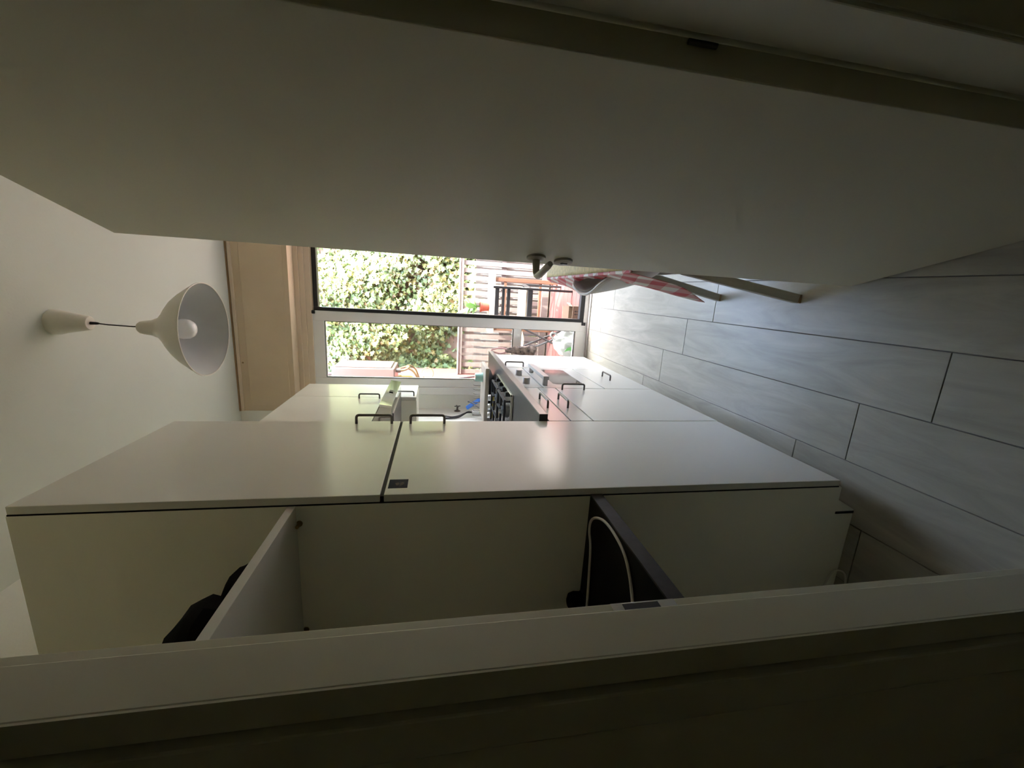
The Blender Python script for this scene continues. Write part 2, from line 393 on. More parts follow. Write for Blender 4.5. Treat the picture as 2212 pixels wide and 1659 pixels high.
# open door leaf
DA = Vector((0.0815, 1.167, 0.0)); DD = Vector((0.2562, -0.9666, 0.0)).normalized(); DN = Vector((DD.y, -DD.x, 0))   # DN points left, to the viewer's side
DN = Vector((-abs(DD.y), -abs(DD.x), 0)).normalized()
def dp(al, out, z): return DA + DD*al + DN*out + Vector((0, 0, z))
def dbox(mb, a0, a1, o0, o1, z0, z1):
    b = len(mb.v)
    mb.v += [dp(a, o, z) for (a, o, z) in ((a0,o0,z0),(a1,o0,z0),(a1,o1,z0),(a0,o1,z0),(a0,o0,z1),(a1,o0,z1),(a1,o1,z1),(a0,o1,z1))]
    mb.f += [tuple(b+i for i in q) for q in ((0,3,2,1),(4,5,6,7),(0,1,5,4),(1,2,6,5),(2,3,7,6),(3,0,4,7))]; return mb
door = struct('door_1', None, None, loc=dp(0.69, -0.04, 0), label='plain pale grey interior door standing open into the kitchen', cat='door')
part('leaf', dbox(MB(), 0.0, 0.695, -0.04, 0.0, 0.008, 2.106), 'door_paint', door, bevel=0.0015)
lr = part('handle_rose', MB().lathe([(0.0,0.009),(0.019,0.009),(0.0255,0.006),(0.026,0.0),(0.0,0.0)], dp(0.054, 0, 1.092), DN, 28), 'rose_plastic', door, smooth=True)
pts = [dp(0.054, o, 1.092) for o in (0.006, 0.03, 0.042)] + [dp(0.054+0.004, 0.050, 1.091), dp(0.066, 0.055, 1.090), dp(0.09, 0.056, 1.088), dp(0.15, 0.054, 1.084), dp(0.162, 0.053, 1.083)]
part('lever', MB().tube(pts, [0.0105, 0.0095, 0.009, 0.009, 0.009, 0.009, 0.0085, 0.007], 14), 'rose_plastic', lr, smooth=True)
kr = part('keyhole_rose', MB().lathe([(0.0,0.008),(0.019,0.008),(0.0255,0.006),(0.026,0.0),(0.0,0.0)], dp(0.041, 0, 1.012), DN, 28), 'rose_plastic', door, smooth=True)
k = MB(); k.lathe([(0.0,0.0095),(0.0045,0.0095),(0.0045,0.004)], dp(0.041, 0, 1.016), DN, 12); dbox(k, 0.0388, 0.0432, 0.004, 0.0095, 1.001, 1.014)
part('keyhole', k, 'black_plastic', kr)
for z in (0.25, 1.055, 1.85):
    part('hinge', MB().tube([dp(0.699, -0.031, z-0.018), dp(0.699, -0.031, z+0.018)], 0.0032, 10), 'pewter', door, smooth=True)

# ------------------------------------------------------------------ terrace window
win = struct('window_1', None, None, loc=(WX0, YW, 0), label='white framed terrace door window with an open leaf and a glazed side panel', cat='window')
FY0, FY1 = YW, YW+0.07
def wpart(n, x0, x1, z0, z1, m='upvc', y0=FY0, y1=FY1, bev=0.003, **kw): return part(n, MB().box(x0, x1, y0, y1, z0, z1), m, win, bevel=bev, **kw)
wpart('stile', WX0, -0.79, 0.0, 2.40)
wpart('mullion', -0.317, -0.235, 0.0, 2.40)
wpart('stile', 1.0, WX1, 0.0, 2.40)
wpart('head', -0.79, -0.317, 2.262, 2.40)
wpart('head', -0.235, 1.0, 2.335, 2.40, 'cream_trim')
wpart('bottom_rail', -0.79, -0.317, 0.0, 0.112)
wpart('transom', -0.79, -0.317, 0.615, 0.685)
wpart('pane', -0.79, -0.317, 0.685, 2.262, 'window_glass', YW+0.03, YW+0.036, 0)
wpart('pane', -0.79, -0.317, 0.112, 0.615, 'window_glass', YW+0.03, YW+0.036, 0)
for (x0, x1, z0, z1) in ((-0.79,-0.784,0.685,2.262),(-0.323,-0.317,0.685,2.262),(-0.784,-0.323,2.256,2.262),(-0.784,-0.323,0.685,0.691),(-0.79,-0.784,0.112,0.615),(-0.323,-0.317,0.112,0.615),(-0.784,-0.323,0.609,0.615),(-0.784,-0.323,0.112,0.118)):
    wpart('glazing_seal', x0, x1, z0, z1, 'grey_plastic', YW+0.012, YW+0.03, 0)
wpart('gasket', -0.235, -0.207, 0.05, 2.335, 'gasket', YW-0.004, YW+0.05)
wpart('gasket', -0.207, 1.0, 2.300, 2.335, 'gasket', YW-0.004, YW+0.05)
wpart('gasket', -0.207, 1.0, 0.048, 0.088, 'gasket', YW-0.004, YW+0.05)
wpart('gasket', 0.972, 1.0, 0.088, 2.30, 'gasket', YW-0.004, YW+0.05)
wpart('hinge_block', -0.262, -0.235, 0.030, 0.062, 'black_plastic', YW-0.018, YW)
wpart('hinge_block', -0.262, -0.235, 2.325, 2.352, 'black_plastic', YW-0.018, YW)
wpart('threshold', -0.235, 1.0, 0.0, 0.048, 'upvc', YW-0.005, YW+0.12)
part('sill', MB().box(WX0, WX1, YW-0.045, YW, 0.0, 0.012), 'sill_stone', win, bevel=0.003)

# reveal mouldings and roller shutter box
tr = struct('trim_2', None, None, loc=(WX0, YW, 2.34), label='cream stepped moulding above and beside the terrace window', cat='moulding')
part('moulding', MB().box(-1.04, XR, 3.522, YW+0.02, 2.425, 2.459), 'cream_trim', tr, bevel=0.002)
part('moulding', MB().box(-0.93, XR, 3.532, YW+0.01, 2.385, 2.425), 'cream_trim', tr, bevel=0.002)
part('moulding', MB().box(-0.90, XR, 3.542, YW, 2.345, 2.385), 'cream_trim', tr, bevel=0.002)
part('moulding', MB().box(-0.925, WX0, 3.545, YW, 0.93, 2.385), 'upvc', tr, bevel=0.003)
sb = thing('roller_shutter_box', (0.0, 3.5, 2.459), 'tan wooden roller shutter box over the terrace window below the ceiling', 'shutter box')
SBX0, SBY = -1.035, 3.40
part('box_body', MB().box(SBX0, XR, SBY, YW+0.02, 2.459, ZC), 'cream_wood', sb, bevel=0.002)
part('front_panel', MB().box(SBX0+0.045, XR-0.04, SBY-0.006, SBY, 2.495, 2.785), 'cream_wood', sb, bevel=0.003)
part('top_rail', MB().box(SBX0, XR, SBY-0.012, SBY, 2.833, 2.857), 'cream_trim', sb, bevel=0.003)
part('shadow_gap', MB().box(SBX0, XR, SBY-0.015, SBY, 2.859, 2.8685), 'brown_trim', sb)
part('screw', MB().lathe([(0,0.004),(0.006,0.003),(0.007,0)], (-0.65, SBY, 2.82), (0,-1,0), 10), 'brown_trim', sb, smooth=True)
struct('wall_chase', MB().box(XL, -1.057, 3.165, YW, 0.951, 2.30), 'plaster', label='shallow boxed wall projection in the window corner', cat='wall')
# ------------------------------------------------------------------ kitchen units
XF, XFC = -0.524, -0.5475                       # door faces / carcass front of tall and base units
def pull(parent, a, b, out=0.034, r=0.0052, mat_='pewter', normal=(1,0,0)):
    a = Vector(a); b = Vector(b); n = Vector(normal); t = (b-a).normalized(); c = 0.010; p = [a]
    p += [a+n*(out-c)]
    for k in (1, 2, 3): q = k*math.pi/8; p.append(a + n*(out-c+c*math.sin(q)) + t*(c-c*math.cos(q)))
    p.append(a+n*out+t*c); p.append(b+n*out-t*c)
    for k in (3, 2, 1): q = k*math.pi/8; p.append(b + n*(out-c+c*math.sin(q)) - t*(c-c*math.cos(q)))
    p += [b+n*(out-c), b]
    return part('handle', MB().tube(p, r, 10), mat_, parent, smooth=True)
def front(parent, name, y0, y1, z0, z1, x=XF, xb=XFC+0.0035, g=0.0015, m='lacquer'):
    return part(name, MB().box(xb, x, y0+g, y1-g, z0+g, z1-g), m, parent, bevel=0.0015)

tall = thing('tall_cabinet', (-0.82, 1.287, 0), 'tall white two door fridge cabinet nearest the doorway', 'cabinet')
prof = [(XL+0.003, 0.001), (-0.628, 0.001), (-0.592, 0.07), (XFC, 0.07), (XFC, 2.28), (XL+0.003, 2.28)]
part('side_panel', MB().prism(prof, 1, 0.987, 1.005), 'carcass', tall)
part('side_panel', MB().prism(prof, 1, 1.569, 1.587), 'carcass', tall)
part('body', MB().box(XL+0.003, XFC, 1.0055, 1.5685, 0.07, 2.28), 'carcass', tall)
part('plinth', MB().box(-0.64, -0.628, 1.0055, 1.5685, 0.001, 0.07), 'black_plastic', tall)
part('plinth_clip', MB().box(-0.641, -0.633, 0.984, 0.987, 0.002, 0.072), 'black_plastic', tall, bevel=0.001)
part('gap_shade', MB().box(XFC, XFC+0.0032, 0.9882, 1.588, 0.080, 2.279), 'black_laminate', tall)  # black strip paints in the shade between doors and carcass
part('door_gap', MB().box(XFC+0.0032, XF-0.004, 0.9885, 1.588, 1.4785, 1.487), 'black_laminate', tall)  # gap shade between the two doors, drawn as a black strip
d = front(tall, 'door', 0.987, 1.589, 0.078, 1.4795); pull(d, (XF, 1.557, 1.317), (XF, 1.557, 1.447))
st = part('sticker', MB().box(XF, XF+0.0006, 1.023, 1.073, 1.422, 1.472), 'sticker_blue', d)
s2 = MB(); s2.prism([(1.036,1.452),(1.050,1.456),(1.054,1.447),(1.048,1.444),(1.037,1.446)], 0, XF+0.0006, XF+0.0009)
s2.prism([(1.034,1.441),(1.050,1.442),(1.058,1.437),(1.052,1.432),(1.040,1.433)], 0, XF+0.0006, XF+0.0009)
part('sticker_mark', s2, 'sticker_print', st)
d = front(tall, 'door', 0.987, 1.589, 1.486, 2.28); pull(d, (XF, 1.557, 1.518), (XF, 1.557, 1.648))

def base_body(t, y0, y1, top=0.884):
    part('body', MB().box(XL+0.003, XFC, y0+0.001, y1-0.001, 0.07, top), 'carcass', t)
    part('plinth', MB().box(-0.64, -0.60, y0+0.001, y1-0.001, 0.001, 0.07), 'carcass', t)
b1 = thing('base_cabinet', (-0.82, 1.89, 0), 'white base cabinet with two drawers and a door between fridge cabinet and oven', 'cabinet')
base_body(b1, 1.591, 2.193)
d = front(b1, 'drawer', 1.591, 2.193, 0.782, 0.878); pull(d, (XF, 1.785, 0.832), (XF, 1.945, 0.832))
d = front(b1, 'drawer', 1.591, 2.193, 0.679, 0.779); pull(d, (XF, 1.785, 0.733), (XF, 1.945, 0.733))
d = front(b1, 'door', 1.591, 2.193, 0.072, 0.676); pull(d, (XF, 2.150, 0.520), (XF, 2.150, 0.650))

ov = thing('oven', (-0.82, 2.497, 0), 'built in white oven with two knobs and a thick bar handle under the worktop', 'oven')
base_body(ov, 2.1945, 2.7985)
cp = front(ov, 'control_panel', 2.1965, 2.7965, 0.752, 0.878)
for y in (2.30, 2.535):
    part('knob', MB().lathe([(0.0,0.036),(0.019,0.036),(0.0205,0.034),(0.021,0.004),(0.023,0.0),(0.0,0.0)], (XF, y, 0.826), (1,0,0), 26), 'alu', cp, smooth=True)
part('door_gap', MB().box(XFC, XF-0.012, 2.197, 2.796, 0.744, 0.753), 'black_plastic', ov)
dr = front(ov, 'oven_door', 2.1965, 2.7965, 0.376, 0.745)
part('oven_window', MB().prism([(2.31,0.47),(2.72,0.47),(2.74,0.49),(2.74,0.66),(2.31,0.66),(2.29,0.64),(2.29,0.49)], 0, XF-0.002, XF+0.0012), 'oven_glass', dr)
hb = MB().prism([(2.235,0.706),(2.655,0.706),(2.655,0.740),(2.235,0.740)], 0, XF+0.036, XF+0.058); hb.box(XF, XF+0.04, 2.250, 2.272, 0.709, 0.737); hb.box(XF, XF+0.04, 2.618, 2.640, 0.709, 0.737)
part('bar_handle', hb, 'alu', dr, bevel=0.002)
d = front(ov, 'drawer', 2.1965, 2.7965, 0.072, 0.372); pull(d, (XF, 2.42, 0.245), (XF, 2.55, 0.245))

b3 = thing('base_cabinet', (-0.82, 3.08, 0), 'white base cabinet at the window end of the kitchen run', 'cabinet')
base_body(b3, 2.8, 3.372)
d = front(b3, 'door', 2.8, 3.39, 0.072, 0.878); pull(d, (XF, 2.838, 0.735), (XF, 2.838, 0.865))
part('side_panel', MB().box(XL+0.003, XFC, 3.373, 3.390, 0.001, 0.884), 'lacquer', b3, bevel=0.001)

wt = thing('worktop', (-0.79, 2.5, 0.885), 'dark grey worktop with a black end cap over the base cabinets', 'worktop')
part('slab', MB().box(XL+0.002, -0.502, 1.592, 3.395, 0.8855, 0.92), 'worktop', wt, bevel=0.001)
part('front_edge', MB().box(-0.502, -0.495, 1.592, 3.395, 0.8855, 0.921), 'worktop_edge', wt, bevel=0.0015)
part('end_cap', MB().box(XL+0.01, -0.494, 1.5895, 1.592, 0.885, 0.9215), 'black_plastic', wt, bevel=0.0008)
part('backsplash', MB().box(XL+0.002, XL+0.014, 1.592, 3.395, 0.92, 0.95), 'worktop_edge', wt, bevel=0.001)

XU = -0.75
def wall_cab(y0, y1, z0, label, handle=None):
    t = thing('wall_cabinet', (-0.92, (y0+y1)/2, z0), label, 'cabinet')
    part('body', MB().box(XL+0.003, XU-0.022, y0+0.001, y1-0.001, z0, 2.28), 'carcass', t)
    d = front(t, 'door', y0, y1, z0, 2.28, XU, XU-0.02)
    if handle: pull(d, (XU, handle[0], handle[1]), (XU, handle[0], handle[2]), out=0.032)
    return t
wall_cab(1.59, 2.194, 1.485, 'white wall cabinet hidden beside the tall fridge cabinet', (2.15, 1.53, 1.66))
wall_cab(2.196, 2.794, 1.703, 'short white wall cabinet above the extractor hood', (2.752, 1.725, 1.855))
wall_cab(2.796, 3.158, 1.485, 'narrow white wall cabinet hanging beside the window', (2.835, 1.505, 1.635))

hood = thing('extractor_hood', (-0.85, 2.495, 1.588), 'slim steel extractor hood with a glossy front under the short wall cabinet', 'extractor hood')
part('hood_body', MB().prism([(XL+0.004,1.588),(-0.652,1.588),(-0.643,1.650),(-0.755,1.701),(XL+0.004,1.701)], 1, 2.199, 2.791), 'steel', hood, bevel=0.001)
part('front_strip', MB().prism([(-0.652,1.586),(-0.640,1.586),(-0.630,1.652),(-0.643,1.652)], 1, 2.197, 2.793), 'chrome', hood, bevel=0.0008)
part('filter', MB().box(-1.02, -0.70, 2.26, 2.73, 1.582, 1.588), 'dark_steel', hood, bevel=0.001)
part('switch', MB().prism([(-0.638,1.608),(-0.632,1.608),(-0.629,1.630),(-0.635,1.630)], 1, 2.475, 2.515), 'black_plastic', hood)

# niche shelves by the doorway
ns = thing('niche_worktop', (-0.8, 0.75, 0.885), 'black worktop shelf in the niche beside the tall cabinet', 'shelf')
part('slab', MB().box(XL+0.002, -0.545, YK+0.004, 0.985, 0.8855, 0.92), 'black_laminate', ns, bevel=0.0008)
part('front_edge', MB().box(-0.545, -0.540, YK+0.004, 0.985, 0.8855, 0.9205), 'niche_edge', ns, bevel=0.0008)
ws = thing('shelf', (-0.8, 0.75, 1.686), 'plain white shelf board high in the niche by the doorway', 'shelf')
part('board', MB().box(XL+0.002, -0.545, YK+0.004, 0.985, 1.686, 1.705), 'lacquer', ws, bevel=0.0008)
for x in (-0.594, -0.909):
    part('shelf_pin', MB().tube([(x, 0.987, 1.681), (x, 0.968, 1.681)], 0.0045, 8).lathe([(0,0.003),(0.008,0.003),(0.008,0)], (x, 0.987, 1.681), (0,-1,0), 10), 'brass', ws, smooth=True)
# black bag on the white shelf
bag = thing('folded_bag', (-0.77, 0.76, 1.705), 'lumpy black cloth bag lying on the high white shelf', 'bag')
def lump(cx, cy, cz, rx, ry, rz, mb, seed, nu=20, nv=12, flat=True):
    r = random.Random(seed); ph = [r.uniform(0, 6.28) for _ in range(4)]
    def fn(u, v):
        a = 2*math.pi*u; b = math.pi*(v-0.5)
        k = 1 + 0.07*math.sin(3*a+ph[0]) + 0.05*math.sin(5*a+4*b+ph[1]) + 0.05*math.sin(2*a-5*b+ph[2])
        x, y, z = math.cos(a)*math.cos(b), math.sin(a)*math.cos(b), math.sin(b)
        if flat: z = max(z, -0.55)
        return (cx+rx*k*x, cy+ry*k*y, max(cz+rz*k*z, 1.7055))
    return mb.grid(fn, nu, nv)
part('bag_body', lump(-0.70, 0.705, 1.755, 0.105, 0.115, 0.072, MB(), 3), 'black_cloth', bag, smooth=True)
part('bag_flap', lump(-0.665, 0.82, 1.735, 0.075, 0.085, 0.042, MB(), 5), 'black_cloth', bag, smooth=True)
# cable and plug on the black shelf
cab = thing('charging_cable', (-0.7, 0.85, 0.92), 'white charging cable looped on the black niche shelf', 'cable')
cp_ = [(-0.885,0.918),(-0.851,0.916),(-0.76,0.925),(-0.674,0.936),(-0.637,0.955),(-0.605,0.952),(-0.578,0.925),(-0.556,0.875),(-0.551,0.82),(-0.562,0.759),(-0.59,0.722),(-0.637,0.693),(-0.70,0.67)]
def smooth_path(p, n=6):
    out = []
    for i in range(len(p)-1):
        p0, p1, p2, p3 = p[max(i-1,0)], p[i], p[i+1], p[min(i+2,len(p)-1)]
        for k in range(n):
            t = k/n
            out.append(tuple(0.5*(2*b + (c-a)*t + (2*a-5*b+4*c-d)*t*t + (3*b-a-3*c+d)*t**3) for a, b, c, d in zip(p0, p1, p2, p3)))
    out.append(tuple(p[-1])); return out
part('cord', MB().tube(smooth_path([(x, y, 0.9245) for x, y in cp_]), 0.0036, 8), 'cable_white', cab, smooth=True)
part('plug', MB().box(-0.72, -0.70, 0.655, 0.675, 0.9215, 0.935), 'cable_white', cab, bevel=0.002)
part('usb_end', MB().box(-0.910, -0.884, 0.910, 0.926, 0.9215, 0.932), 'cable_white', cab, bevel=0.001)
bl = thing('round_speaker', (-0.862, 0.955, 0.92), 'small round black gadget on the black niche shelf against the cabinet side', 'gadget')
part('gadget_body', MB().lathe([(0,0),(0.020,0),(0.026,0.006),(0.028,0.026),(0.024,0.041),(0.012,0.048),(0,0.049)], (-0.862, 0.952, 0.9205), (0,0,1), 24), 'black_cloth', bl, smooth=True)
part('gadget_base', MB().lathe([(0,0),(0.029,0),(0.029,0.005),(0,0.005)], (-0.862, 0.952, 0.9205), (0,0,1), 24), 'black_plastic', bl, smooth=True)
fc = thing('floor_cable', (-0.86, 0.97, 0), 'thin pale cable loop on the floor under the niche', 'cable')
part('cord', MB().tube(smooth_path([(-0.95,0.93,0.004),(-0.88,0.95,0.004),(-0.845,0.955,0.012),(-0.838,0.965,0.03),(-0.855,0.972,0.045),(-0.90,0.972,0.06),(-0.95,0.974,0.07)]), 0.003, 8), 'cable_white', fc, smooth=True)

# ------------------------------------------------------------------ pendant lamp
LX, LY, K = -0.223, 1.946, 1.05
def LZ(z): return 1.35 + (z-1.35)*K
def LP(p): return [(r*K, LZ(z)) for r, z in p]
lamp = thing('pendant_lamp', (LX, LY, LZ(2.28)), 'white bell shaped metal pendant lamp hanging from the ceiling', 'lamp')
part('ceiling_cup', MB().lathe([(r*K, h*K) for r, h in [(0.0,0.0),(0.0475,0.0),(0.048,0.006),(0.0475,0.02),(0.043,0.035),(0.027,0.118),(0.024,0.121),(0.0,0.121)]], (LX, LY, ZC), (0,0,-1), 30), 'enamel', lamp, smooth=True)
part('strain_relief', MB().lathe([(0.0,0.0),(0.006,0.0),(0.0055,0.02),(0.004,0.03),(0.0,0.03)], (LX, LY, ZC-0.127), (0,0,-1), 12), 'cord', lamp, smooth=True)
part('cord', MB().tube([(LX, LY, ZC-0.15), (LX-0.004, LY, 2.68), (LX-0.009, LY, LZ(2.50))], 0.0026, 8), 'cord', lamp)
SX = LX-0.010
op = LP([(0.0,2.515),(0.018,2.514),(0.0235,2.507),(0.026,2.497),(0.031,2.466),(0.043,2.438),(0.052,2.428),(0.073,2.408),(0.100,2.387),(0.125,2.365),(0.148,2.338),(0.165,2.313),(0.178,2.294),(0.186,2.280)])
part('shade', MB().lathe(op + LP([(0.1885,2.2785),(0.1885,2.2755),(0.1845,2.2755)]), (SX, LY, 0), (0,0,1), 56), 'enamel', lamp, smooth=True)
part('shade_lining', MB().lathe([(max(r-0.003,0), z-0.003) for r, z in op[3:]], (SX, LY, 0), (0,0,1), 56), 'enamel_inside', lamp, smooth=True, fixn=False)
part('socket', MB().lathe(LP([(0,2.47),(0.020,2.47),(0.022,2.42),(0,2.42)]), (SX, LY, 0), (0,0,1), 20), 'white_plastic', lamp, smooth=True)
part('bulb', MB().lathe(LP([(0.013,2.425),(0.016,2.415),(0.030,2.395),(0.039,2.375),(0.041,2.355),(0.038,2.335),(0.028,2.321),(0.014,2.314),(0,2.3125)]), (SX, LY, 0), (0,0,1), 28), 'bulb_glass', lamp, smooth=True)

# ------------------------------------------------------------------ hob and worktop things
HX0, HX1, HY0, HY1, HZ = -1.015, -0.57, 2.19, 2.785, 0.9205
hob = thing('gas_hob', ((HX0+HX1)/2, (HY0+HY1)/2, HZ), 'steel gas hob with black iron grates set on the worktop', 'hob')
part('tray', MB().box(HX0, HX1, HY0, HY1, HZ, HZ+0.006), 'steel', hob, bevel=0.002)
rim = MB()
for (a, b) in (((HX1-0.006,HY0),(HX1-0.006,HY1)), ((HX0+0.006,HY0),(HX0+0.006,HY1)), ((HX0,HY0+0.006),(HX1,HY0+0.006)), ((HX0,HY1-0.006),(HX1,HY1-0.006))):
    rim.bar((a[0],a[1],HZ+0.009), (b[0],b[1],HZ+0.009), 0.012, 0.010)
part('rim', rim, 'chrome', hob, bevel=0.002)
for i, (bx, by) in enumerate(((-0.70,2.34),(-0.70,2.63),(-0.90,2.34),(-0.90,2.63))):
    bu = part('burner', MB().lathe([(0,0.024),(0.030,0.024),(0.034,0.020),(0.034,0.014),(0.046,0.012),(0.048,0.0),(0,0)], (bx, by, HZ+0.006), (0,0,1), 24), 'dark_steel', hob, smooth=True)
    part('burner_cap', MB().lathe([(0,0.032),(0.026,0.032),(0.031,0.028),(0.031,0.024),(0,0.024)], (bx, by, HZ+0.006), (0,0,1), 24), 'iron', bu, smooth=True)
for y0, y1 in ((2.215, 2.475), (2.50, 2.76)):
    g = MB(); z = HZ+0.044; gx0, gx1 = -0.99, -0.61
    for (a, b) in (((gx0,y0),(gx1,y0)),((gx0,y1),(gx1,y1)),((gx0,y0),(gx0,y1)),((gx1,y0),(gx1,y1)),(((gx0+gx1)/2,y0),((gx0+gx1)/2,y1))):
        g.bar((a[0],a[1],z), (b[0],b[1],z), 0.010, 0.012)
    for bx in (-0.70, -0.90):
        ym = (y0+y1)/2
        for dx, dy in ((1,0),(-1,0),(0,1),(0,-1)):
            ex = 0.09 if dx else (y1-y0)/2
            g.bar((bx+dx*0.025, ym+dy*0.025, z), (bx+dx*ex, ym+dy*ex, z), 0.008, 0.012)
    for fx in (gx0+0.005, gx1-0.005):
        for fy in (y0+0.005, y1-0.005): g.box(fx-0.006, fx+0.006, fy-0.006, fy+0.006, HZ+0.006, z)
    part('grate', g, 'iron', hob)
for i, y in enumerate((2.30, 2.43, 2.56, 2.69)):
    part('knob', MB().lathe([(0,0.022),(0.013,0.022),(0.015,0.019),(0.016,0.0),(0,0)], (-0.592, y, HZ+0.006), (0,0,1), 18), 'black_plastic', hob, smooth=True)
pan = thing('frying_pan', (-0.88, 2.345, HZ+0.05), 'black frying pan with an upturned handle on the gas hob', 'pan')
PZ = HZ+0.0505
part('pan_body', MB().lathe([(0,0),(0.085,0),(0.095,0.006),(0.110,0.036),(0.112,0.038),(0.108,0.037),(0.092,0.008),(0.082,0.004),(0,0.004)], (-0.885, 2.345, PZ), (0,0,1), 32), 'iron', pan, smooth=True)
part('pan_handle', MB().tube(smooth_path([(-0.845,2.245,PZ+0.028),(-0.82,2.20,PZ+0.055),(-0.79,2.14,PZ+0.10),(-0.765,2.08,PZ+0.135)]), [0.008]*10+[0.010]*9, 10), 'black_plastic', pan, smooth=True)
for i, (x, lab) in enumerate(((-0.755, 'small spice jar with a steel lid nearest the worktop edge behind the hob'), (-0.822, 'middle one of three steel lidded spice jars behind the hob'), (-0.885, 'steel lidded spice jar nearest the wall behind the hob'))):
    j = thing('spice_jar', (x, 2.825, 0.92), lab, 'jar', 'spice jars behind the hob')
    part('jar_glass', MB().lathe([(0,0),(0.022,0),(0.0235,0.004),(0.0235,0.035),(0.02,0.042),(0,0.042)], (x, 2.825, 0.9205), (0,0,1), 20), 'jar_body', j, smooth=True)
    part('lid', MB().lathe([(0,0),(0.0225,0),(0.0225,0.016),(0.020,0.019),(0,0.019)], (x, 2.825, 0.9625), (0,0,1), 20), 'jar_lid', j, smooth=True)
bw = thing('mixing_bowl', (-0.74, 3.03, 0.92), 'steel mixing bowl covered by a board at the window end of the worktop', 'bowl')
part('bowl', MB().lathe([(0,0),(0.085,0),(0.10,0.003),(0.14,0.022),(0.166,0.046),(0.174,0.0515),(0.176,0.0525),(0.172,0.0525),(0.136,0.026),(0.095,0.006),(0,0.004)], (-0.735, 3.045, 0.9205), (0,0,1), 44), 'steel', bw, smooth=True)
part('foot_ring', MB().lathe([(0.080,0.0),(0.084,0.0),(0.084,0.002),(0.080,0.002)], (-0.735, 3.045, 0.9202), (0,0,1), 32, close=True), 'dark_steel', bw, smooth=True)
bd = thing('cutting_board', (-0.755, 3.03, 0.973), 'grey brown wooden board lying across the steel bowl', 'board')
part('board_slab', MB().box(-0.965, -0.553, 2.885, 3.185, 0.9735, 1.000), 'board_wood', bd, bevel=0.004)
part('groove', MB().box(-0.95, -0.568, 2.90, 2.906, 0.9995, 1.0008), 'brown_trim', bd)
cu = thing('drinking_glass', (-0.655, 3.06, 1.0), 'pale green glass tumbler upside down on the wooden board', 'glass')
part('tumbler', MB().lathe([(0.036,0.0),(0.0345,0.0),(0.029,0.052),(0,0.054),(0,0.060),(0.030,0.060),(0.032,0.057),(0.036,0.0)], (-0.655, 3.06, 1.0003), (0,0,1), 24), 'cup_glass', cu, smooth=True)
part('tumbler_lip', MB().lathe([(0.036,0.0),(0.0372,0.001),(0.0372,0.004),(0.0358,0.005)], (-0.655, 3.06, 1.0003), (0,0,1), 24), 'cup_glass', cu, smooth=True)
# dish rack with wire prongs behind the board
rk = thing('dish_rack', (-0.87, 3.27, 0.92), 'small wire dish rack on the worktop in the window corner', 'dish rack')
part('rack_base', MB().box(-1.03, -0.72, 3.20, 3.37, 0.9205, 0.934), 'white_plastic', rk, bevel=0.003)
for i in range(9):
    x = -1.015 + i*0.036
    part('prong', MB().tube([(x,3.24,0.93),(x,3.24,1.035),(x,3.25,1.046),(x,3.262,1.048)], 0.0032, 8), 'pewter', rk, smooth=True)
br = thing('dish_brush', (-0.93, 3.17, 0.93), 'blue headed dish brush with a grey handle leaning in the rack', 'brush')
part('brush_head', MB().bar((-0.985, 3.335, 1.095), (-0.895, 3.285, 0.99), 0.020, 0.034, (0.3,0.6,0.5)), 'blue_plastic', br, bevel=0.006)
part('brush_handle', MB().tube(smooth_path([(-0.915,3.285,1.082),(-0.925,3.275,1.05),(-0.955,3.255,1.0),(-0.985,3.235,0.945)]), 0.006, 8), 'grey_plastic', br, smooth=True)
part('brush_neck', MB().lathe([(0,0),(0.011,0.002),(0.011,0.018),(0,0.02)], (-0.915,3.285,1.073), (0.2,0.1,1), 12), 'grey_plastic', br, smooth=True)
vl = thing('water_valve', (-1.057, 3.485, 1.165), 'small old cross handled water valve on the wall beside the window', 'valve')
part('valve_base', MB().lathe([(0,0.012),(0.016,0.010),(0.026,0.004),(0.029,0.0),(0,0)], (-1.057, 3.485, 1.165), (1,0,0), 22), 'pewter', vl, smooth=True)
part('valve_stem', MB().tube([(-1.049,3.485,1.165),(-1.008,3.485,1.165)], [0.009, 0.007], 12), 'pewter', vl, smooth=True)
c = MB()
for a in (0.25, 0.25+math.pi/2): c.tube([(-1.012,3.485-0.026*math.cos(a),1.165-0.026*math.sin(a)),(-1.012,3.485+0.026*math.cos(a),1.165+0.026*math.sin(a))], 0.005, 8)
part('cross_handle', c, 'pewter', vl, smooth=True)
XS = -1.057
so = thing('power_socket', (XS, 3.37, 1.02), 'white surface socket on the left wall above the worktop corner', 'socket')
part('socket_box', MB().box(XS, XS+0.038, 3.337, 3.403, 0.985, 1.045), 'white_plastic', so, bevel=0.004)
part('socket_face', MB().box(XS+0.038, XS+0.0405, 3.344, 3.396, 0.992, 1.038), 'white_plastic', so, bevel=0.001)
pc = thing('black_power_lead', (XS, 3.30, 1.15), 'pair of black power cords running up the wall from the socket', 'cord')
part('cord', MB().tube(smooth_path([(XS+0.025,3.36,1.047),(XS+0.028,3.34,1.10),(XS+0.012,3.31,1.16),(XS+0.008,3.29,1.22),(XS+0.012,3.30,1.275)]), 0.005, 8), 'cord', pc, smooth=True)
part('cord', MB().tube(smooth_path([(XS+0.020,3.385,1.047),(XS+0.036,3.33,1.09),(XS+0.014,3.27,1.16),(XS+0.010,3.25,1.22),(XS+0.010,3.25,1.285)]), 0.007, 8), 'cord', pc, smooth=True)
